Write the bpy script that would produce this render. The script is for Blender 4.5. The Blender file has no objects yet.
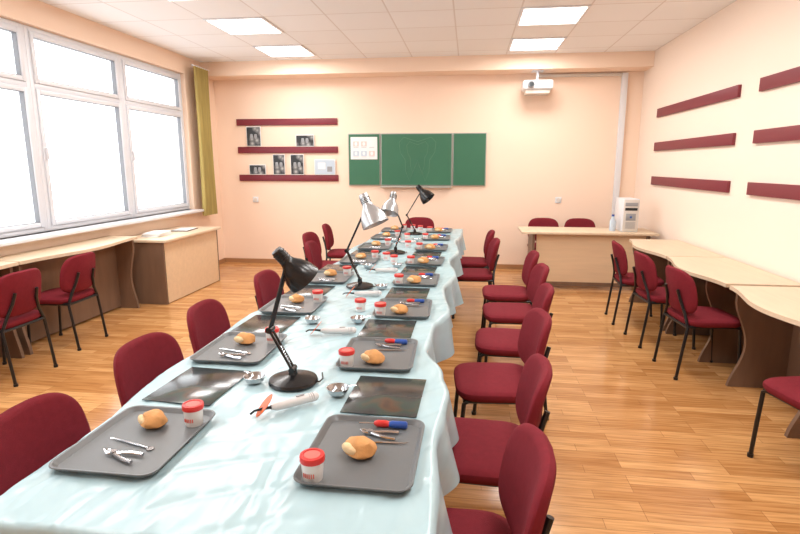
import bpy, bmesh, math, random
from mathutils import Vector, Matrix, noise
random.seed(7)
PI=math.pi
def C(r,g,b):
    f=lambda c:(c/255/12.92) if c/255<=0.04045 else ((c/255+0.055)/1.055)**2.4
    return (f(r),f(g),f(b),1)
# ------------------------------------------------------------ materials
def mat(name,col,rough=0.5,metal=0.0,bump=0.0,bscale=200,var=0.0,vscale=3,spec=0.5,emit=None,estr=0,alpha=None,stretch=(1,1,1),trans=0):
    m=bpy.data.materials.new(name); m.use_nodes=True
    nt=m.node_tree; b=nt.nodes['Principled BSDF']
    b.inputs['Base Color'].default_value=col
    b.inputs['Roughness'].default_value=rough
    b.inputs['Metallic'].default_value=metal
    b.inputs['Specular IOR Level'].default_value=spec
    if trans: b.inputs['Transmission Weight'].default_value=trans
    if emit:
        b.inputs['Emission Color'].default_value=emit; b.inputs['Emission Strength'].default_value=estr
    tc=nt.nodes.new('ShaderNodeTexCoord'); mp=nt.nodes.new('ShaderNodeMapping')
    mp.inputs['Scale'].default_value=stretch
    nt.links.new(tc.outputs['Object'],mp.inputs['Vector'])
    if bump:
        n=nt.nodes.new('ShaderNodeTexNoise'); n.inputs['Scale'].default_value=bscale; n.inputs['Detail'].default_value=3
        nt.links.new(mp.outputs['Vector'],n.inputs['Vector'])
        bp=nt.nodes.new('ShaderNodeBump'); bp.inputs['Strength'].default_value=bump; bp.inputs['Distance'].default_value=0.01
        nt.links.new(n.outputs['Fac'],bp.inputs['Height']); nt.links.new(bp.outputs['Normal'],b.inputs['Normal'])
    if var:
        n=nt.nodes.new('ShaderNodeTexNoise'); n.inputs['Scale'].default_value=vscale; n.inputs['Detail'].default_value=4
        nt.links.new(mp.outputs['Vector'],n.inputs['Vector'])
        mx=nt.nodes.new('ShaderNodeMix'); mx.data_type='RGBA'
        mx.inputs[6].default_value=tuple(c*(1-var) for c in col[:3])+(1,)
        mx.inputs[7].default_value=tuple(min(1,c*(1+var)) for c in col[:3])+(1,)
        nt.links.new(n.outputs['Fac'],mx.inputs[0]); nt.links.new(mx.outputs[2],b.inputs['Base Color'])
    return m
def floor_mat():
    m=bpy.data.materials.new('oak_parquet'); m.use_nodes=True; nt=m.node_tree; b=nt.nodes['Principled BSDF']
    tc=nt.nodes.new('ShaderNodeTexCoord')
    br=nt.nodes.new('ShaderNodeTexBrick')
    br.inputs['Scale'].default_value=1; br.inputs['Brick Width'].default_value=0.55; br.inputs['Row Height'].default_value=0.075
    br.inputs['Mortar Size'].default_value=0.0012; br.offset=0.37; br.offset_frequency=3
    br.inputs['Color1'].default_value=C(222,170,112); br.inputs['Color2'].default_value=C(188,132,78)
    br.inputs['Mortar'].default_value=C(150,105,65)
    nt.links.new(tc.outputs['Object'],br.inputs['Vector'])
    mp=nt.nodes.new('ShaderNodeMapping'); mp.inputs['Scale'].default_value=(2.5,40,1)
    nt.links.new(tc.outputs['Object'],mp.inputs['Vector'])
    n=nt.nodes.new('ShaderNodeTexNoise'); n.inputs['Scale'].default_value=1.5; n.inputs['Detail'].default_value=6
    nt.links.new(mp.outputs['Vector'],n.inputs['Vector'])
    mx=nt.nodes.new('ShaderNodeMix'); mx.data_type='RGBA'; mx.blend_type='MULTIPLY'
    cr=nt.nodes.new('ShaderNodeValToRGB'); cr.color_ramp.elements[0].color=(0.6,0.5,0.4,1); cr.color_ramp.elements[0].position=0.3
    cr.color_ramp.elements[1].color=(1,1,1,1); cr.color_ramp.elements[1].position=0.6
    nt.links.new(n.outputs['Fac'],cr.inputs['Fac'])
    mx.inputs[0].default_value=0.8
    nt.links.new(br.outputs['Color'],mx.inputs[6]); nt.links.new(cr.outputs['Color'],mx.inputs[7])
    nt.links.new(mx.outputs[2],b.inputs['Base Color'])
    b.inputs['Roughness'].default_value=0.18
    return m
def ceil_mat():
    m=bpy.data.materials.new('ceiling_tiles'); m.use_nodes=True; nt=m.node_tree; b=nt.nodes['Principled BSDF']
    tc=nt.nodes.new('ShaderNodeTexCoord'); mp=nt.nodes.new('ShaderNodeMapping')
    mp.inputs['Location'].default_value=(-0.47+0.66*20,-0.43+0.66*20,0)
    nt.links.new(tc.outputs['Object'],mp.inputs['Vector'])
    br=nt.nodes.new('ShaderNodeTexBrick'); br.offset=0
    br.inputs['Scale'].default_value=1; br.inputs['Brick Width'].default_value=0.66; br.inputs['Row Height'].default_value=0.66
    br.inputs['Mortar Size'].default_value=0.009; br.inputs['Mortar Smooth'].default_value=0.2
    br.inputs['Color1'].default_value=C(246,247,248); br.inputs['Color2'].default_value=C(243,243,243); br.inputs['Mortar'].default_value=C(224,220,217)
    nt.links.new(mp.outputs['Vector'],br.inputs['Vector']); nt.links.new(br.outputs['Color'],b.inputs['Base Color'])
    b.inputs['Roughness'].default_value=0.9
    return m
def ramp_mat(name,stops,scale,rough=0.35,kind='noise',stretch=(1,1,1)):
    m=bpy.data.materials.new(name); m.use_nodes=True; nt=m.node_tree; b=nt.nodes['Principled BSDF']
    tc=nt.nodes.new('ShaderNodeTexCoord'); mp=nt.nodes.new('ShaderNodeMapping'); mp.inputs['Scale'].default_value=stretch
    nt.links.new(tc.outputs['Object'],mp.inputs['Vector'])
    n=nt.nodes.new('ShaderNodeTexNoise' if kind=='noise' else 'ShaderNodeTexVoronoi'); n.inputs['Scale'].default_value=scale
    nt.links.new(mp.outputs['Vector'],n.inputs['Vector'])
    cr=nt.nodes.new('ShaderNodeValToRGB'); e=cr.color_ramp.elements
    e[0].position=stops[0][0]; e[0].color=stops[0][1]; e[1].position=stops[-1][0]; e[1].color=stops[-1][1]
    for p,c in stops[1:-1]:
        x=e.new(p); x.color=c
    nt.links.new(n.outputs[0] ,cr.inputs['Fac'])
    nt.links.new(cr.outputs['Color'],b.inputs['Base Color']); b.inputs['Roughness'].default_value=rough
    return m
def cloth_mat():
    m=bpy.data.materials.new('oilcloth'); m.use_nodes=True; nt=m.node_tree; b=nt.nodes['Principled BSDF']
    tc=nt.nodes.new('ShaderNodeTexCoord')
    def layer(rot,sc,scale,dist,det):
        mp=nt.nodes.new('ShaderNodeMapping'); mp.inputs['Scale'].default_value=sc; mp.inputs['Rotation'].default_value=(0,0,rot)
        nt.links.new(tc.outputs['Object'],mp.inputs['Vector'])
        n=nt.nodes.new('ShaderNodeTexNoise'); n.inputs['Scale'].default_value=scale; n.inputs['Detail'].default_value=det; n.inputs['Distortion'].default_value=dist
        nt.links.new(mp.outputs['Vector'],n.inputs['Vector']); return n
    a=layer(.3,(2.0,.8,1),3.2,.6,2); c=layer(-.9,(1.9,.8,1),4.5,.5,1.5)
    ad=nt.nodes.new('ShaderNodeMath'); ad.operation='ADD'
    nt.links.new(a.outputs[0],ad.inputs[0]); nt.links.new(c.outputs[0],ad.inputs[1])
    bp=nt.nodes.new('ShaderNodeBump'); bp.inputs['Strength'].default_value=0.5; bp.inputs['Distance'].default_value=0.03
    nt.links.new(ad.outputs[0],bp.inputs['Height']); nt.links.new(bp.outputs['Normal'],b.inputs['Normal'])
    b.inputs['Base Color'].default_value=C(172,200,207); b.inputs['Roughness'].default_value=0.27
    return m
def glass_mat():
    m=bpy.data.materials.new('window_glass'); m.use_nodes=True; nt=m.node_tree; nt.nodes.clear()
    o=nt.nodes.new('ShaderNodeOutputMaterial'); t=nt.nodes.new('ShaderNodeBsdfTransparent'); g=nt.nodes.new('ShaderNodeBsdfGlossy')
    g.inputs['Roughness'].default_value=0.02; mx=nt.nodes.new('ShaderNodeMixShader'); mx.inputs[0].default_value=0.04
    nt.links.new(t.outputs[0],mx.inputs[1]); nt.links.new(g.outputs[0],mx.inputs[2]); nt.links.new(mx.outputs[0],o.inputs['Surface'])
    return m
M={}
M['wall']=mat('peach_paint',C(247,221,199),0.75,bump=0.04,bscale=90)
M['wallr']=mat('cream_peach_paint',C(247,228,211),0.75,bump=0.04,bscale=90)
M['white']=mat('white_pvc',C(226,228,232),0.3)
M['pvc']=mat('window_pvc',C(216,219,225),0.35)
M['floor']=floor_mat(); M['ceil']=ceil_mat(); M['cloth']=cloth_mat(); M['glass']=glass_mat()
M['red']=mat('burgundy_fabric',C(118,32,42),0.85,bump=0.25,bscale=350,var=0.18,vscale=40,spec=0.2)
M['black']=mat('black_metal',C(24,24,26),0.35)
M['blackp']=mat('black_lamp_enamel',C(20,20,22),0.25)
M['silver']=mat('silver_enamel',C(185,188,190),0.25,metal=0.6)
M['chrome']=mat('stainless_steel',C(190,192,195),0.18,metal=1.0)
M['bulb']=mat('bulb',C(250,245,235),0.3)
M['tray']=mat('grey_plastic_tray',C(104,108,110),0.33,bump=0.05,bscale=300)
M['wood']=mat('light_beech_laminate',C(218,196,168),0.4,var=0.12,vscale=2,stretch=(12,1.2,12))
M['woodx']=mat('beech_laminate_panel',C(222,194,160),0.45,var=0.1,vscale=2,stretch=(1.2,12,12))
M['brown']=mat('walnut_laminate',C(122,95,76),0.45,var=0.22,vscale=2,stretch=(8,8,1.2))
M['strip']=mat('burgundy_board',C(122,40,52),0.5)
M['green']=mat('chalkboard_green',C(54,110,82),0.55,var=0.12,vscale=3)
M['frame']=mat('board_frame',C(176,176,168),0.4)
M['chalk']=mat('chalk_line',C(108,154,128),0.9)
M['paper']=mat('white_paper',C(236,236,236),0.7)
M['pink']=mat('poster_pink',C(226,204,198),0.7); M['blueish']=mat('poster_blue',C(190,205,218),0.7)
M['xray']=ramp_mat('xray_film',[(0.0,C(210,210,205)),(0.25,C(120,120,120)),(0.5,C(35,36,38))],9,kind='vor')
M['mag']=ramp_mat('glossy_dark_print',[(0.3,C(34,37,40)),(0.5,C(60,62,62)),(0.58,C(58,72,66)),(0.65,C(88,68,54)),(0.72,C(48,48,50))],5,0.16)
M['lid']=mat('red_lid',C(205,48,44),0.35); M['cup']=mat('cup_plastic',C(238,238,236),0.25,trans=0.15)
M['label']=mat('cup_label',C(220,110,100),0.5)
M['bread']=mat('bread_crust',C(208,152,92),0.7,bump=0.4,bscale=60,var=0.3,vscale=25)
M['crumb']=mat('bread_crumb',C(236,208,162),0.85,bump=0.5,bscale=90)
M['orange']=mat('orange_shield',C(222,98,34),0.25)
M['handle']=mat('grey_white_handle',C(214,214,214),0.3)
M['blue']=mat('blue_handle',C(40,80,160),0.3)
M['curtain']=mat('olive_curtain',C(172,152,88),0.8,var=0.4,vscale=30,stretch=(1,1,0.05))
M['panel']=mat('fluorescent_panel',(1,1,1,1),0.5,emit=(1,0.98,0.95,1),estr=4)
M['base']=mat('baseboard_wood',C(170,125,85),0.5)
M['grey']=mat('grey_plastic',C(150,152,155),0.4); M['dark']=mat('dark_glass',C(35,38,42),0.15)
M['gasket']=mat('window_gasket',C(130,132,136),0.6)
M['cable']=mat('cable_duct',C(214,208,200),0.5)

# ------------------------------------------------------------ mesh builder
class MB:
    def __init__(s): s.bm=bmesh.new(); s.mats=[]
    def mi(s,k):
        if k not in s.mats: s.mats.append(k)
        return s.mats.index(k)
    def add(s,vs,fs,k,mx=None,fn=None):
        i=s.mi(k); out=[]
        for v in vs:
            v=Vector(v)
            if fn: v=fn(v)
            if mx: v=mx@v
            out.append(s.bm.verts.new(v))
        for f in fs:
            try:
                ff=s.bm.faces.new([out[j] for j in f]); ff.material_index=i
            except ValueError: pass
        return s
    def box(s,c,d,k,bev=0,mx=None,seg=2):
        t=bmesh.new(); bmesh.ops.create_cube(t,size=1)
        for v in t.verts: v.co=Vector((v.co.x*d[0],v.co.y*d[1],v.co.z*d[2]))
        if bev: bmesh.ops.bevel(t,geom=t.edges[:],offset=bev,segments=seg,affect='EDGES',profile=0.5)
        for v in t.verts: v.co+=Vector(c)
        t.verts.index_update()
        s.add([v.co.copy() for v in t.verts],[[v.index for v in f.verts] for f in t.faces],k,mx); t.free(); return s
    def lathe(s,prof,k,mx=None,n=24,sx=1,sy=1):
        vs=[];fs=[]
        for r,z in prof:
            for i in range(n):
                a=2*PI*i/n; vs.append((r*math.cos(a)*sx,r*math.sin(a)*sy,z))
        for j in range(len(prof)-1):
            for i in range(n):
                fs.append([j*n+i,j*n+(i+1)%n,(j+1)*n+(i+1)%n,(j+1)*n+i])
        if prof[0][0]>1e-6: fs.append([i for i in range(n)][::-1])
        if prof[-1][0]>1e-6: fs.append([(len(prof)-1)*n+i for i in range(n)])
        return s.add(vs,fs,k,mx)
    def tube(s,pts,r,k,n=8,mx=None,fl=1.0):
        pts=[Vector(p) for p in pts]; vs=[];fs=[]
        rs=r if isinstance(r,(list,tuple)) else [r]*len(pts)
        up=None
        for i,p in enumerate(pts):
            t=(pts[min(i+1,len(pts)-1)]-pts[max(i-1,0)]).normalized()
            if up is None:
                up=Vector((0,0,1)) if abs(t.z)<0.9 else Vector((0,1,0))
            x=t.cross(up).normalized(); y=x.cross(t).normalized(); up=y
            for j in range(n):
                a=2*PI*j/n; vs.append(p+x*math.cos(a)*rs[i]+y*math.sin(a)*rs[i]*fl)
        for i in range(len(pts)-1):
            for j in range(n): fs.append([i*n+j,i*n+(j+1)%n,(i+1)*n+(j+1)%n,(i+1)*n+j])
        fs.append(list(range(n))[::-1]); fs.append([(len(pts)-1)*n+j for j in range(n)])
        return s.add(vs,fs,k,mx)
    def pad(s,w,d,t,k,mx=None,fn=None,n=40,e=4.5,puff=0.008):
        ri=[(-t/2,.86),(-t/2+.006,.95),(-t/2+.018,.99),(0,1),(t/2-.016,.99),(t/2-.005,.94),(t/2,.86),(t/2+puff*.7,.55),(t/2+puff,.25)]
        vs=[];fs=[]
        for z,sc in ri:
            for i in range(n):
                a=2*PI*i/n; ca,sa=math.cos(a),math.sin(a)
                x=math.copysign(abs(ca)**(2/e),ca)*w/2*sc; y=math.copysign(abs(sa)**(2/e),sa)*d/2*sc
                vs.append((x,y,z))
        for j in range(len(ri)-1):
            for i in range(n): fs.append([j*n+i,j*n+(i+1)%n,(j+1)*n+(i+1)%n,(j+1)*n+i])
        vs.append((0,0,t/2+puff)); vs.append((0,0,-t/2)); L=(len(ri)-1)*n
        for i in range(n):
            fs.append([L+i,L+(i+1)%n,len(vs)-2]); fs.append([(i+1)%n,i,len(vs)-1])
        return s.add(vs,fs,k,mx,fn)
    def prism(s,out,h0,h1,k,mx=None):
        n=len(out); vs=[(x,y,h0) for x,y in out]+[(x,y,h1) for x,y in out]
        fs=[list(range(n))[::-1],list(range(n,2*n))]+[[i,(i+1)%n,n+(i+1)%n,n+i] for i in range(n)]
        return s.add(vs,fs,k,mx)
    def ball(s,c,r,k,n=12,mx=None):
        if not isinstance(r,(tuple,list)): r=(r,r,r)
        prof=[(math.cos(-PI/2+PI*j/n),math.sin(-PI/2+PI*j/n)) for j in range(n+1)]
        m=Matrix.Translation(c)@Matrix.Diagonal((r[0],r[1],r[2],1))
        if mx: m=mx@m
        prof=[(max(0.0001 if 0<j<n else 0.02,a),b) for j,(a,b) in enumerate(prof)]
        return s.lathe(prof,k,m,n=16)
    def mesh(s,name,ang=35):
        bmesh.ops.recalc_face_normals(s.bm,faces=s.bm.faces[:])
        for f in s.bm.faces: f.smooth=True
        for e in s.bm.edges:
            if len(e.link_faces)==2:
                e.smooth=e.calc_face_angle(0)<math.radians(ang)
            else: e.smooth=True
        me=bpy.data.meshes.new(name); s.bm.to_mesh(me); s.bm.free()
        for k in s.mats: me.materials.append(M[k])
        return me
def put(name,me,loc=(0,0,0),rz=0,sc=1):
    o=bpy.data.objects.new(name,me); bpy.context.collection.objects.link(o)
    o.location=loc; o.rotation_euler=(0,0,rz); o.scale=(sc,sc,sc); return o
def build(name,fn,loc=(0,0,0),rz=0):
    b=MB(); fn(b); return put(name,b.mesh(name),loc,rz)
def simplebox(name,lo,hi,k,bev=0):
    c=[(a+b)/2 for a,b in zip(lo,hi)]; d=[b-a for a,b in zip(lo,hi)]
    b=MB(); b.box((0,0,0),d,k,bev); return put(name,b.mesh(name),c)

# ------------------------------------------------------------ room shell
XL,XR,YB,YF,H=-4.05,2.45,-2.6,8.4,3.12
simplebox('floor',(XL-.2,YB-.2,-.1),(XR+.2,YF+.2,0),'floor')
cb=MB(); cb.box(((XL+XR)/2,(YB+YF)/2,H+.05),(XR-XL+.4,YF-YB+.4,.1),'ceil'); put('ceiling',cb.mesh('ceiling'))
simplebox('wall_back',(XL-.2,YF,0),(XR+.2,YF+.2,H),'wall')
simplebox('wall_right',(XR,YB,0),(XR+.2,YF,H),'wallr')
simplebox('wall_rear',(XL-.2,YB-.2,0),(XR+.2,YB,H),'wall')
W0,W1,Z0,Z1=7.5-1.37*7,7.5,.96,2.88
def wl(b):
    b.box((XL-.1,(YB+YF)/2,Z0/2),(.2,YF-YB,Z0),'wall')
    b.box((XL-.1,(YB+YF)/2,(Z1+H)/2),(.2,YF-YB,H-Z1),'wall')
    b.box((XL-.1,(W1+YF)/2,(Z0+Z1)/2),(.2,YF-W1,Z1-Z0),'wall')
    b.box((XL-.1,(YB+W0)/2,(Z0+Z1)/2),(.2,W0-YB,Z1-Z0),'wall')
build('wall_left',wl)
simplebox('trim_ceiling_beam',(XL,8.0,2.92),(XR,YF,H),'wall')
simplebox('trim_window_sill',(XL-.1,W0,Z0-.035),(XL+.16,W1,Z0),'white',.008)
simplebox('baseboard_back',(XL,YF-.02,0),(XR,YF,.07),'base')
simplebox('baseboard_right',(XR-.02,YB,0),(XR,YF-.02,.07),'base')
simplebox('baseboard_left',(XL,YB,0),(XL+.02,YF-.02,.07),'base')
def win(b):
    w=1.37; h=Z1-Z0; zc=h/2; f=.05; zt=2.34-Z0
    for y in (f/2,w-f/2): b.box((0,y,zc),(.08,f,h),'pvc',.006)
    for z in (f/2,h-f/2,zt): b.box((0,w/2,z),(.08,w-2*f,f),'pvc',.006)
    s=.045
    def sash(z0,z1):
        y0,y1=f,w-f
        for y in (y0+s/2,y1-s/2): b.box((.02,y,(z0+z1)/2),(.07,s,z1-z0),'pvc',.008)
        for z in (z0+s/2,z1-s/2): b.box((.02,w/2,z),(.07,y1-y0-2*s,s),'pvc',.008)
        b.box((.0,w/2,(z0+z1)/2),(.006,y1-y0-2*s,z1-z0-2*s),'glass')
        g=.007
        for y in (y0+s,y1-s): b.box((.02,y,(z0+z1)/2),(.05,g,z1-z0-2*s),'gasket')
        for z in (z0+s,z1-s): b.box((.02,w/2,z),(.05,y1-y0-2*s,g),'gasket')
    sash(f,zt-f/2); sash(zt+f/2,h-f)
    b.box((.07,f+.02,.75),(.03,.02,.11),'white',.004)
wb=MB(); win(wb); wme=wb.mesh('window')
for i in range(7): put('window_%d'%(i+1),wme,(XL-.1,7.5-1.37*(i+1),Z0))
for i in range(7):
    L=bpy.data.lights.new('portal','AREA'); L.shape='RECTANGLE'; L.size=1.92; L.size_y=1.37
    L.cycles.is_portal=True
    o=bpy.data.objects.new('window_portal',L); bpy.context.collection.objects.link(o)
    o.location=(XL-.19,7.5-1.37*(i+.5),(Z0+Z1)/2); o.rotation_euler=(0,-PI/2,0)
for x in (.8,-2.5):
    for i in range(6):
        y=7.36-1.32*i
        b=MB(); b.box((0,0,-.004),(.66,.66,.012),'white',.003); b.box((0,0,-.012),(.60,.60,.006),'panel')
        for q in (-.15,0,.15): b.box((0,q,-.017),(.6,.012,.01),'white')
        o=put('ceiling_light_panel',b.mesh('ceiling_light_panel'),(x,y,H-.002))
        L=bpy.data.lights.new('panel_glow','AREA'); L.shape='SQUARE'; L.size=.56; L.energy=19; L.color=(1,.975,.95)
        lo=bpy.data.objects.new('panel_glow',L); bpy.context.collection.objects.link(lo); lo.parent=o; lo.location=(0,0,-.03)
def cur(b):
    n=72; vs=[];fs=[]
    for j in range(13):
        z=.86+(2.98-.86)*j/12
        for i in range(n+1):
            t=i/n; vs.append((.04*math.sin(t*PI*14)*(1-.3*j/12),(t-.5)*.42*(1-.12*math.sin(PI*j/12)),z))
    for j in range(12):
        for i in range(n): a=j*(n+1)+i; fs.append([a,a+1,a+n+2,a+n+1])
    b.add(vs,fs,'curtain')
    b.tube([(0,-.25,2.99),(0,.25,2.99)],.01,'white')
build('window_curtain',cur,(XL+.14,7.72,0))

# ------------------------------------------------------------ chalkboard etc.
def cbd(b):
    Y=0
    for x0,x1 in ((-1.89,-1.38),(-1.375,-.265),(-.26,.25)):
        b.box(((x0+x1)/2,Y,1.685),(x1-x0,.03,.80),'frame',.004)
        b.box(((x0+x1)/2,Y-.012,1.685),(x1-x0-.03,.03,.77),'green')
    b.box((-.82,-.05,1.27),(1.1,.08,.02),'frame',.004)
    T=[(-.30,.26),(-.22,.34),(-.1,.30),(0,.27),(.1,.30),(.22,.34),(.30,.26),(.28,.1),(.2,-.02),(.19,-.2),(.13,-.36),(.07,-.2),(0,-.06),(-.07,-.2),(-.13,-.36),(-.19,-.2),(-.2,-.02),(-.28,.1),(-.30,.26)]
    b.tube([(-.80+x*.95,-.029,1.70+z*.95) for x,z in T],.0032,'chalk',6)
    b.tube([(-.80+x*.55,-.029,1.72+z*.7) for x,z in T],.0028,'chalk',6)
    b.box((-1.635,-.031,1.86),(.42,.008,.34),'paper')
    for i in range(3):
        for j in range(2):
            x=-1.76+i*.125; z=1.925-j*.145
            b.box((x,-.036,z),(.09,.004,.075),('pink','blueish','pink','blueish','paper','pink')[i*2+j])
            b.lathe([(.022,0),(.022,.003)],'paper',Matrix.Translation((x,-.038,z))@Matrix.Rotation(PI/2,4,'X'),n=12,sy=1.3)
            b.box((x,-.036,z-.052),(.08,.004,.005),'grey')
build('chalkboard',cbd,(0,YF-.017,0))
for z in (2.27,1.84,1.40):
    simplebox('wall_display_board',(-3.7,YF-.03,z-.05),(-2.06,YF,z+.05),'strip',.003)
    for y0,y1 in ((5.45,7.62),(2.9,5.08),(.4,2.55)):
        simplebox('wall_display_board',(XR-.03,y0,z-.055),(XR,y1,z+.055),'strip',.003)
for x,z,w,h,k in ((-3.42,2.05,.24,.31,'xray'),(-2.58,1.98,.30,.18,'xray'),(-3.38,1.53,.28,.16,'xray'),(-3.02,1.61,.2,.32,'xray'),(-2.72,1.61,.22,.32,'xray'),(-2.27,1.57,.34,.24,'blueish')):
    b=MB(); b.box((0,0,0),(w,.008,h),'paper',.001); b.box((0,-.003,0),(w-.02,.008,h-.02),k)
    if k=='blueish':
        b.box((-.05,-.006,.02),(.12,.006,.1),'paper'); b.box((.08,-.006,-.03),(.08,.006,.08),'grey')
    else:
        for q in (-1,1): b.lathe([(.001,0),(.02,.01),(.026,.04),(.02,.075),(.001,.08)],'grey',Matrix.Translation((q*.035,-.008,-.04))@Matrix.Diagonal((1,.15,1,1)),n=10)
    put('dental_xray_print',b.mesh('xray'),(x,YF-.036,z))
for x,z in ((-3.45,1.05),(1.35,1.08)):
    b=MB(); b.box((0,0,0),(.09,.014,.09),'white',.004); b.lathe([(.03,0),(.03,.004)],'cable',Matrix.Translation((0,-.008,0))@Matrix.Rotation(PI/2,4,'X'),n=16)
    put('wall_socket',b.mesh('wall_socket'),(x,YF-.008,z))
simplebox('trim_cable_duct',(2.14,YF-.06,.75),(2.22,YF,2.9),'white',.005)
simplebox('trim_cable_duct_high',(.95,YF-.04,2.86),(2.14,YF,2.9),'cable',.004)
def proj(b):
    b.box((0,0,0),(.42,.32,.13),'white',.03,seg=3)
    b.lathe([(.045,0),(.05,.03),(.04,.05)],'grey',Matrix.Translation((-.1,-.15,0))@Matrix.Rotation(PI/2,4,'X'),n=20)
    b.lathe([(.034,.0),(.034,.004)],'dark',Matrix.Translation((-.1,-.2,0))@Matrix.Rotation(PI/2,4,'X'),n=20)
    for i in range(5): b.box((.1,-.16,-.03+i*.016),(.12,.006,.005),'grey')
    b.tube([(0,0,.06),(0,0,.2)],.02,'white'); b.box((0,0,.198),(.16,.16,.01),'white',.003)
    b.box((0,0,-.085),(.34,.24,.07),'cable',.012)
build('ceiling_projector',proj,(.93,8.16,2.715))

# ------------------------------------------------------------ chairs
def chairmesh():
    b=MB()
    T=Matrix.Translation
    b.pad(.43,.46,.06,'red',T((0,0,.445)))
    b.box((0,0,.408),(.36,.38,.012),'black',.004)
    def bend(v):
        w,h,t=v
        w*=1-.10*(h/.17)*.5 if h>0 else 1
        return Vector((-.235-.17*(h)+t+1.1*w*w*1.0,w,.665+h))
    b.pad(.45,.34,.045,'red',None,bend,n=56,e=3.6,puff=.006)
    r=.0115
    for s in (-1,1):
        y=s*.195
        b.tube([(-.255,y,0),(-.225,y,.25),(-.205,y,.41),(-.212,s*.15,.5),(-.238,s*.11,.6),(-.262,s*.10,.68)],r,'black',10)
        b.tube([(.205,y,0),(.19,y,.22),(.175,y,.40),(.15,y,.415),(-.2,y,.415)],r,'black',10)
        b.lathe([(.016,0),(.016,.02)],'black',T((-.255,y,0)),n=10); b.lathe([(.016,0),(.016,.02)],'black',T((.205,y,0)),n=10)
    b.tube([(.17,-.195,.41),(.17,.195,.41)],.011,'black'); b.tube([(-.205,-.195,.41),(-.205,.195,.41)],.011,'black')
    return b.mesh('chair')
CH=chairmesh()
def jr(a): return random.uniform(-a,a)
for x,y,r in ((-.03,1.40,PI+.04),(.06,2.06,PI-.05),(.16,2.78,PI+.08),(.28,3.47,PI-.04),(.35,4.2,PI+.05),(.36,4.87,PI),(.06,5.7,PI+.05),(.04,6.45,PI),
    (-1.18,1.44,.04),(-1.21,2.11,-.05),(-1.25,2.77,.05),(-1.24,3.67,0),(-1.36,5.26,.08),(-1.6,5.95,-.08),(-1.64,6.9,.12),
    (-.72,7.72,-PI/2),(1.10,7.85,-PI/2),(1.62,7.85,-PI/2),
    (-3.53,3.5,PI),(-3.63,4.26,PI+.05),
    (1.76,5.66,-.06),(1.79,4.98,.05),(1.83,4.27,.08),(1.83,2.80,PI/2+.22)):
    put('upholstered_chair',CH,(x,y,0),r)

# ------------------------------------------------------------ wavy desks
def sidepanel(xa,xb,h):
    pts=[]; N=16; w=xb-xa
    for i in range(N+1):
        t=i/N; z=t*h
        ins=.20*w*math.sin(PI*min(1,t*1.15))**1.5 if t<.87 else 0
        pts.append((xa+ins,z))
    pts+= [(xb,h),(xb,0)]
    return pts
def wavydesk(L,D,h,side,ins=.05):
    b=MB(); N=36
    out=[(-D/2+.05*math.cos(2*PI*(i/N))-.01, -L/2+L*i/N) for i in range(N+1)]
    out+=[(D/2,L/2),(D/2,-L/2)]
    b.prism(out,h-.028,h,'wood')
    S=Matrix.Rotation(PI/2,4,'X')
    for y in (-L/2+ins,L/2-.02):
        b.prism(sidepanel(-D/2+.08,D/2-.03,h-.028),0,.03,'brown',Matrix.Translation((0,y,0))@S)
    b.box((D/2-.1,0,h/2-.03),(.02,L-.1,h-.1),'brown')
    m=b.mesh('desk')
    if side<0:
        for v in m.vertices: v.co.x*=-1
        m.flip_normals()
    return m
DR=wavydesk(1.2,.58,.75,1); DR2=wavydesk(1.2,.58,.75,1,.42)
put('wavy_school_desk',DR,(2.13,5.9,0)); put('wavy_school_desk',DR2,(2.13,4.68,0)); put('wavy_school_desk',DR2,(2.13,3.42,0)); put('wavy_school_desk',DR,(2.13,.98,0))
DL=wavydesk(1.6,.40,.82,-1)
for y in (4.70,3.08,1.46): put('wavy_school_desk',DL,(-3.82,y,0))
def cd(b):
    b.box((0,0,.745),(.62,1.4,.03),'wood',.003)
    b.box((.25,0,.37),(.02,1.3,.72),'woodx')
    for y in (-.66,.66): b.box((-.01,y,.365),(.54,.03,.73),'brown')
build('counter_desk',cd,(-3.72,6.32,0))
def td(b):
    b.box((0,0,.745),(1.68,.62,.03),'wood',.003)
    b.box((.04,-.2,.41),(1.36,.02,.64),'woodx')
    for x in (-.68,.74): b.box((x,.0,.365),(.03,.5,.73),'brown')
    b.box((.04,-.2,.07),(1.36,.03,.05),'brown')
build('teacher_desk',td,(1.53,7.28,0))
def pc(b):
    b.box((0,0,.21),(.2,.38,.42),'white',.01)
    b.box((0,-.192,.21),(.18,.01,.40),'cable',.004)
    b.box((0,-.199,.35),(.15,.006,.045),'grey',.002); b.box((0,-.199,.29),(.15,.006,.035),'dark',.002)
    b.box((0,-.199,.19),(.12,.006,.09),'grey',.002)
    b.lathe([(.014,0),(.014,.006)],'blue',Matrix.Translation((0,-.201,.19))@Matrix.Rotation(PI/2,4,'X'),n=14)
    for i in range(6): b.box((0,-.199,.05+i*.014),(.12,.004,.005),'grey')
build('computer_tower',pc,(2.05,7.3,.761))
def bot(b):
    b.lathe([(.035,0),(.037,.01),(.037,.13),(.015,.17),(.014,.2)],'blueish',n=20); b.lathe([(.017,.19),(.017,.215)],'blue',n=16)
build('water_bottle',bot,(1.86,7.2,.761))
def pap(b):
    for i in range(4): b.box((.005*i,.01*(i%2),.006+i*.012),(.21,.30,.011),'paper',.001,Matrix.Rotation(.05*i,4,'Z'))
build('paper_stack',pap,(-3.75,6.0,.7605))
def bk(b):
    b.box((0,0,.004),(.24,.34,.008),'dark',.003); b.box((0,0,.011),(.2,.3,.006),'paper',.001)
build('document_folder',bk,(-3.72,6.6,.7605),.1)

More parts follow.
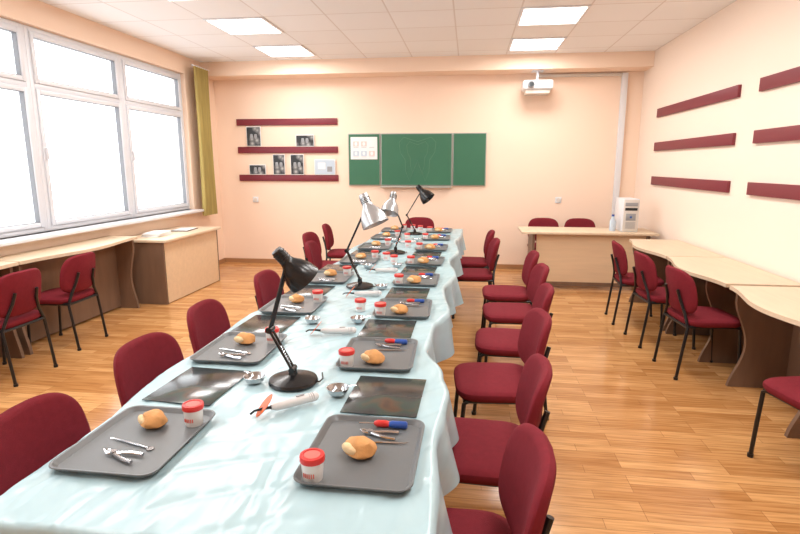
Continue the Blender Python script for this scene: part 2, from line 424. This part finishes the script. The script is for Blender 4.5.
# ------------------------------------------------------------ main table
def interp(tab,y):
    if y<=tab[0][0]: return tab[0][1]
    for (a,va),(c,vc) in zip(tab,tab[1:]):
        if y<=c:
            t=(y-a)/(c-a); t=t*t*(3-2*t); return va+(vc-va)*t
    return tab[-1][1]
TR=[(1.0,-.07),(1.6,-.09),(1.9,-.07),(2.1,-.10),(2.4,-.19),(2.75,-.18),(3.1,-.11),(3.65,-.17),(4.2,-.10),(4.8,-.17),(5.4,-.1),(6.1,-.15),(6.7,-.09),(7.3,-.08)]
TL=[(1.0,-1.15),(1.12,-1.20),(1.5,-1.20),(1.95,-1.25),(2.3,-1.23),(2.8,-1.25),(3.4,-1.19),(4,-1.22),(4.7,-1.15),(5.4,-1.2),(6,-1.14),(7.3,-1.12)]
Y0,Y1,TZ=1.03,7.28,.75
def cloth():
    b=MB(); ov=.24; nu=150; nv=520; vs=[];fs=[]
    def crease(x,y):
        s=0
        for (a,ph,fr,am) in ((.35,.3,4,.0018),(-.8,1.7,6,.0016),(1.3,.9,3.5,.0014),(.05,.2,2.2,.0014)):
            q=(x*math.cos(a)+y*math.sin(a))*fr+ph+1.4*noise.noise(Vector((x*1.5,y*1.5,ph)))
            s+=am*max(0,1-abs((q%1)-.5)*7)*max(0,.6+noise.noise(Vector((x*2,y*2,ph+5))))
        return s
    for j in range(nv+1):
        q=-ov+(Y1-Y0+2*ov)*j/nv
        yc=min(max(Y0+q,Y0),Y1); dy=(Y0+q)-yc
        xl,xr=interp(TL,yc),interp(TR,yc); W=xr-xl
        for i in range(nu+1):
            if i<12: dx=-ov*(1-i/12); x=xl
            elif i>nu-12: dx=ov*(i-(nu-12))/12; x=xr
            else: dx=0; x=xl+W*(i-12)/(nu-24)
            ax,ay=abs(dx),abs(dy); d=max(ax,ay)+.3*min(ax,ay)
            nz=noise.noise(Vector((x*5,yc*3,0)))*.0012-2.2*crease(x,yc)
            z=TZ+nz
            X,Y=x,yc
            if d>0:
                rip=(math.sin(yc*17+2.5*math.sin(yc*3))*.5+.5+.5*noise.noise(Vector((x*3,yc*7,2))))
                rx=(math.sin(x*15+1)*.5+.5)
                lenf=1+.18*noise.noise(Vector((x*2,yc*1.3,9)))
                z=TZ+nz-max(0,d-.008)*lenf
                o=.012*min(1,d/.02)
                if ax: X+=math.copysign(o+rip*.055*(ax/ov),dx)
                if ay: Y+=math.copysign(o+rx*.05*(ay/ov),dy)
            vs.append((X,Y,z))
    for j in range(nv):
        for i in range(nu):
            a=j*(nu+1)+i; fs.append([a,a+1,a+nu+2,a+nu+1])
    b.add(vs,fs,'cloth'); return put('tablecloth',b.mesh('tablecloth',80))
cloth()
for i in range(5):
    def dk(b):
        L=1.24
        b.box((0,0,.724),(.96,L-.01,.026),'wood')
        for y in (-L/2+.03,L/2-.03):
            b.box((0,y,.3555),(.74,.028,.711),'brown')
            b.box((0,y,.02),(.78,.06,.04),'black',.008)
        b.box((0,0,.45),(.02,L-.09,.4),'brown')
    build('school_desk',dk,(-.655,1.06+.6+1.24*i,0))

# ------------------------------------------------------------ tabletop objects
def rrect(w,d,r,n=6):
    o=[]
    for cx,cy,a0 in ((w/2-r,d/2-r,0),(-w/2+r,d/2-r,PI/2),(-w/2+r,-d/2+r,PI),(w/2-r,-d/2+r,1.5*PI)):
        for i in range(n+1):
            a=a0+PI/2*i/n; o.append((cx+r*math.cos(a),cy+r*math.sin(a)))
    return o
def traymesh():
    b=MB(); w,d=.33,.405
    rings=[(w-.03,d-.03,.03,.0),(w-.006,d-.006,.04,.014),(w,d,.042,.016),(w-.002,d-.002,.042,.019),(w-.014,d-.014,.036,.018),(w-.036,d-.036,.03,.0045)]
    vs=[];n=28
    for a,c,r,z in rings: vs+=[(x,y,z) for x,y in rrect(a,c,r)]
    fs=[]
    for j in range(len(rings)-1):
        for i in range(n): fs.append([j*n+i,j*n+(i+1)%n,(j+1)*n+(i+1)%n,(j+1)*n+i])
    fs.append(list(range(n))[::-1]); fs.append([5*n+i for i in range(n)])
    b.add(vs,fs,'tray'); return b.mesh('tray')
def cupmesh():
    b=MB()
    b.lathe([(.026,0),(.0275,.004),(.031,.05),(.0315,.058)],'cup',n=28)
    for i in range(6):
        a0=-2.2+i*.2
        b.box((math.cos(a0)*.0296,math.sin(a0)*.0296,.024),(.002,.004,.012),'label')
    b.lathe([(.034,.056),(.0345,.058),(.0345,.070),(.033,.073),(.027,.073),(.026,.071)],'lid',n=28)
    b.lathe([(.022,.071),(.022,.0722)],'label',n=28)
    return b.mesh('cup')
def breadmesh(seed):
    b=MB(); n=14; vs=[];fs=[]
    def f(v):
        k=1+.22*noise.noise(v*1.6+Vector((seed*7.1,0,0)))
        z=v.z*k
        z=z*.036 if z>0 else v.z*.016
        return Vector((v.x*.050*k,v.y*.040*k+.008*v.x*v.x,z+.017))
    prof=[(max(.02,math.cos(-PI/2+PI*j/n)),math.sin(-PI/2+PI*j/n)) for j in range(n+1)]
    N=24
    for r,z in prof:
        for i in range(N):
            a=2*PI*i/N; vs.append((r*math.cos(a),r*math.sin(a),z))
    for j in range(n):
        for i in range(N):
            fs.append([j*N+i,j*N+(i+1)%N,(j+1)*N+(i+1)%N,(j+1)*N+i])
    fs.append(list(range(N))[::-1]); fs.append([n*N+i for i in range(N)])
    b.add(vs,fs,'bread',None,f)
    b.ball((-.012,-.030,.026),(.03,.012,.016),'crumb')
    return b.mesh('bread')
def forceps():
    b=MB()
    for s in (-1,1):
        b.tube([(-.085,s*.022,.0075),(-.05,s*.019,.0075),(-.015,s*.008,.0075),(.005,-s*.001,.008+s*.001),(.022,-s*.007,.009),(.036,-s*.001,.014)],[.0055,.0058,.0055,.0065,.005,.003],'chrome',8)
    b.lathe([(.009,0),(.009,.014)],'chrome',Matrix.Translation((.004,0,.001)),n=14)
    return b.mesh('forceps')
def probe():
    b=MB(); b.tube([(-.08,0,.004),(-.03,0,.004),(.03,0,.004),(.06,0,.004),(.075,.006,.005)],[.0035,.004,.0035,.002,.0012],'chrome',8)
    b.lathe([(.011,0),(.011,.002)],'chrome',Matrix.Translation((-.088,0,.002)),n=16); return b.mesh('probe')
def driver():
    b=MB(); b.tube([(-.06,0,.012),(-.055,0,.012),(-.01,0,.012),(.0,0,.012)],[.008,.012,.012,.009],'blue',12)
    b.tube([(0,0,.012),(.012,0,.012),(.04,0,.012),(.05,0,.012)],[.009,.012,.011,.006],'lid',12)
    b.tube([(.05,0,.012),(.10,0,.01)],.003,'chrome',8); return b.mesh('driver')
def bowl():
    b=MB(); b.lathe([(.022,0),(.034,.008),(.041,.026),(.043,.030),(.041,.030),(.032,.012),(.02,.004),(.001,.004)],'chrome',n=28)
    b.tube([(.04,0,.028),(.055,0,.030),(.07,0,.028)],[.006,.005,.006],'chrome',8,fl=.5); return b.mesh('bowl')
def curing():
    b=MB()
    b.tube([(.21,0,.018),(.20,0,.019),(.15,0,.020),(.08,0,.020),(.05,0,.020),(.03,0,.022)],[.010,.017,.0175,.016,.014,.009],'handle',14)
    b.tube([(.03,0,.022),(.0,0,.026),(-.03,0,.026),(-.045,0,.018)],[.006,.005,.004,.004],'dark',8)
    q=Vector((-.72,.10,.62)).normalized().to_track_quat('Z','Y').to_matrix().to_4x4()
    b.lathe([(.038,-.0012),(.040,0),(.038,.0012)],'orange',Matrix.Translation((.006,0,.036))@q,n=28,sx=.62,sy=1.15)
    b.box((.14,0,.038),(.03,.01,.004),'grey',.001)
    for i in range(3): b.lathe([(.0165,0),(.0172,.002),(.0165,.004)],'grey',Matrix.Translation((.17+i*.008,0,.020))@Matrix.Rotation(PI/2,4,'Y'),n=16)
    return b.mesh('curing')
def mag():
    b=MB(); b.box((0,0,.0012),(.27,.33,.0022),'mag',.0005); b.box((0,0,.0004),(.268,.328,.0008),'paper'); return b.mesh('mag')
TM,CM,FM,PM,DM,BM,QM,GM=traymesh(),cupmesh(),forceps(),probe(),driver(),bowl(),curing(),mag()
BR=[breadmesh(i) for i in range(4)]
ZT=.7525; ZI=ZT+.0048
rowsY=[1.44,2.27,3.06,3.88,4.68,5.48,6.25,6.95]
for i,y in enumerate(rowsY):
    cxr=-.29 if i==0 else (-.385 if i==1 else -.37)
    cxl=-1.0 if i==0 else -1.04
    if i>3: cxl=-.96
    r=jr(.04)
    put('serving_tray',TM,(cxr,y,ZT),r)
    put('specimen_cup',CM,(cxr-.115,y-.155,ZI))
    put('bread_roll',BR[i%4],(cxr-.01,y-.02 if i==0 else y-.1,ZI),-.3+jr(.5),1.05)
    put('screwdriver',DM,(cxr+.05,y+.158,ZI),PI-.05+jr(.1))
    put('dental_forceps',FM,(cxr+.0,y+.105,ZI),PI-.08+jr(.06))
    put('dental_probe',PM,(cxr+.05,y+.055,ZI),jr(.05)+.05)
    put('serving_tray',TM,(cxl,y-.02 if i==0 else y,ZT),jr(.03))
    put('specimen_cup',CM,(cxl+.115,y+.1,ZI))
    put('bread_roll',BR[(i+2)%4],(cxl-.01,y+.07,ZI),-.2+jr(.6),1.0)
    put('dental_forceps',FM,(cxl-.02,y-.115,ZI),PI-.2+jr(.1))
    put('dental_probe',PM,(cxl-.02,y-.045,ZI),2.95+jr(.1))
    if i<7:
        yy=(y+rowsY[i+1])/2
        if i<5:
            put('printed_sheet',GM,(cxr-.02 if i else -.29,yy,ZT),jr(.03)-.02)
            put('printed_sheet',GM,(cxl-.03,yy,ZT),jr(.03)-.03)
        if i not in (4,6):
            put('curing_light',QM,(-.685 if i==0 else -.76,yy-.22 if i==0 else yy-.14,ZT),.75 if i==0 else .3+jr(.15))
            put('steel_bowl',BM,(-.47 if i==0 else -.585,yy-.02 if i==0 else yy+.10,ZT),.9+jr(.5))
        if i not in (2,4,6): put('steel_bowl',BM,(-.825 if i==0 else -.83,yy+.05 if i==0 else yy+.06,ZT),2.6+jr(.5))
for x,y in ((-.62,3.0),(-.64,4.58),(-.73,4.72),(-.62,5.5),(-.7,6.12),(-.62,6.95),(-.73,7.05)):
    put('specimen_cup',CM,(x,y,ZT))
def lamp(name,loc,elbow,head,hdir,shade,scale=1,hl=1.0):
    b=MB()
    b.lathe([(.095,0),(.098,.006),(.094,.016),(.07,.024),(.03,.03),(.018,.034),(.014,.06),(.001,.062)],'blackp',n=36)
    e=Vector(elbow); h=Vector(head); s0=Vector((0,0,.055))
    off=Vector((0,.013,0))
    for s in (-1,1): b.tube([s0+off*s,e+off*s],.0055,'blackp',8); b.tube([e+off*s,h+off*s],.0055,'blackp',8)
    b.tube([s0+Vector((0,-.022,0)),s0+Vector((0,.022,0))],.012,'blackp',12)
    b.tube([e+Vector((0,-.022,0)),e+Vector((0,.022,0))],.013,'blackp',12)
    b.tube([h+Vector((0,-.02,0)),h+Vector((0,.02,0))],.012,'blackp',12)
    m1=s0.lerp(e,.15); m2=s0.lerp(e,.6)
    k=[m1.lerp(m2,i/30)+Vector((.006*math.cos(i*1.6),.006*math.sin(i*1.6),0)) for i in range(31)]
    b.tube(k,.002,'chrome',5)
    d=Vector(hdir).normalized(); q=d.to_track_quat('Z','X').to_matrix().to_4x4()
    mx=Matrix.Translation(h-d*.02)@q
    P=[(.012,-.055),(.026,-.052),(.030,-.035),(.030,.01),(.036,.03),(.058,.06),(.076,.10),(.084,.145),(.082,.146),(.073,.10),(.055,.063),(.030,.035),(.001,.03)]
    P=[(r*hl,z*hl) for r,z in P]
    b.lathe(P,shade,mx,n=32)
    for i in range(4): b.lathe([(.0315*hl,-.03+i*.011),(.0325*hl,-.028+i*.011),(.0315*hl,-.026+i*.011)],'blackp',mx,n=24)
    b.ball((0,0,.075*hl),.028*hl,'bulb',mx=mx)
    b.tube([(.08,0,.006),(.105,.01,.004),(.11,.04,.004),(.09,.10,.004)],.003,'blackp',6)
    return put(name,b.mesh(name),loc)
lamp('desk_lamp',(-.675,1.93,ZT),(-.085,0,.215),(-.005,0,.485),(.5,.3,-.68),'blackp',hl=.82)
lamp('desk_lamp',(-.75,3.62,ZT),(-.09,0,.26),(.06,0,.58),(.4,-.15,-.85),'silver',hl=1.15)
lamp('desk_lamp',(-.70,5.12,ZT),(.07,0,.26),(-.03,0,.52),(-.15,-.4,-.8),'silver',hl=1.1)
lamp('desk_lamp',(-.66,6.6,ZT),(-.10,0,.24),(.08,0,.54),(.55,-.2,-.6),'blackp',hl=1.1)

# ------------------------------------------------------------ world / camera
w=bpy.data.worlds.new('World'); bpy.context.scene.world=w; w.use_nodes=True
bg=w.node_tree.nodes['Background']; bg.inputs['Color'].default_value=(.93,.965,1,1); bg.inputs['Strength'].default_value=3.3
cam=bpy.data.cameras.new('camera'); co=bpy.data.objects.new('camera',cam); bpy.context.collection.objects.link(co)
cam.lens=24; cam.sensor_width=36; cam.clip_start=.05
co.location=(0,0,1.6); co.rotation_euler=(math.radians(79.2),0,math.radians(7.3))
bpy.context.scene.camera=co
vs=bpy.context.scene.view_settings; vs.view_transform='Standard'; vs.exposure=0.06; vs.look='None'
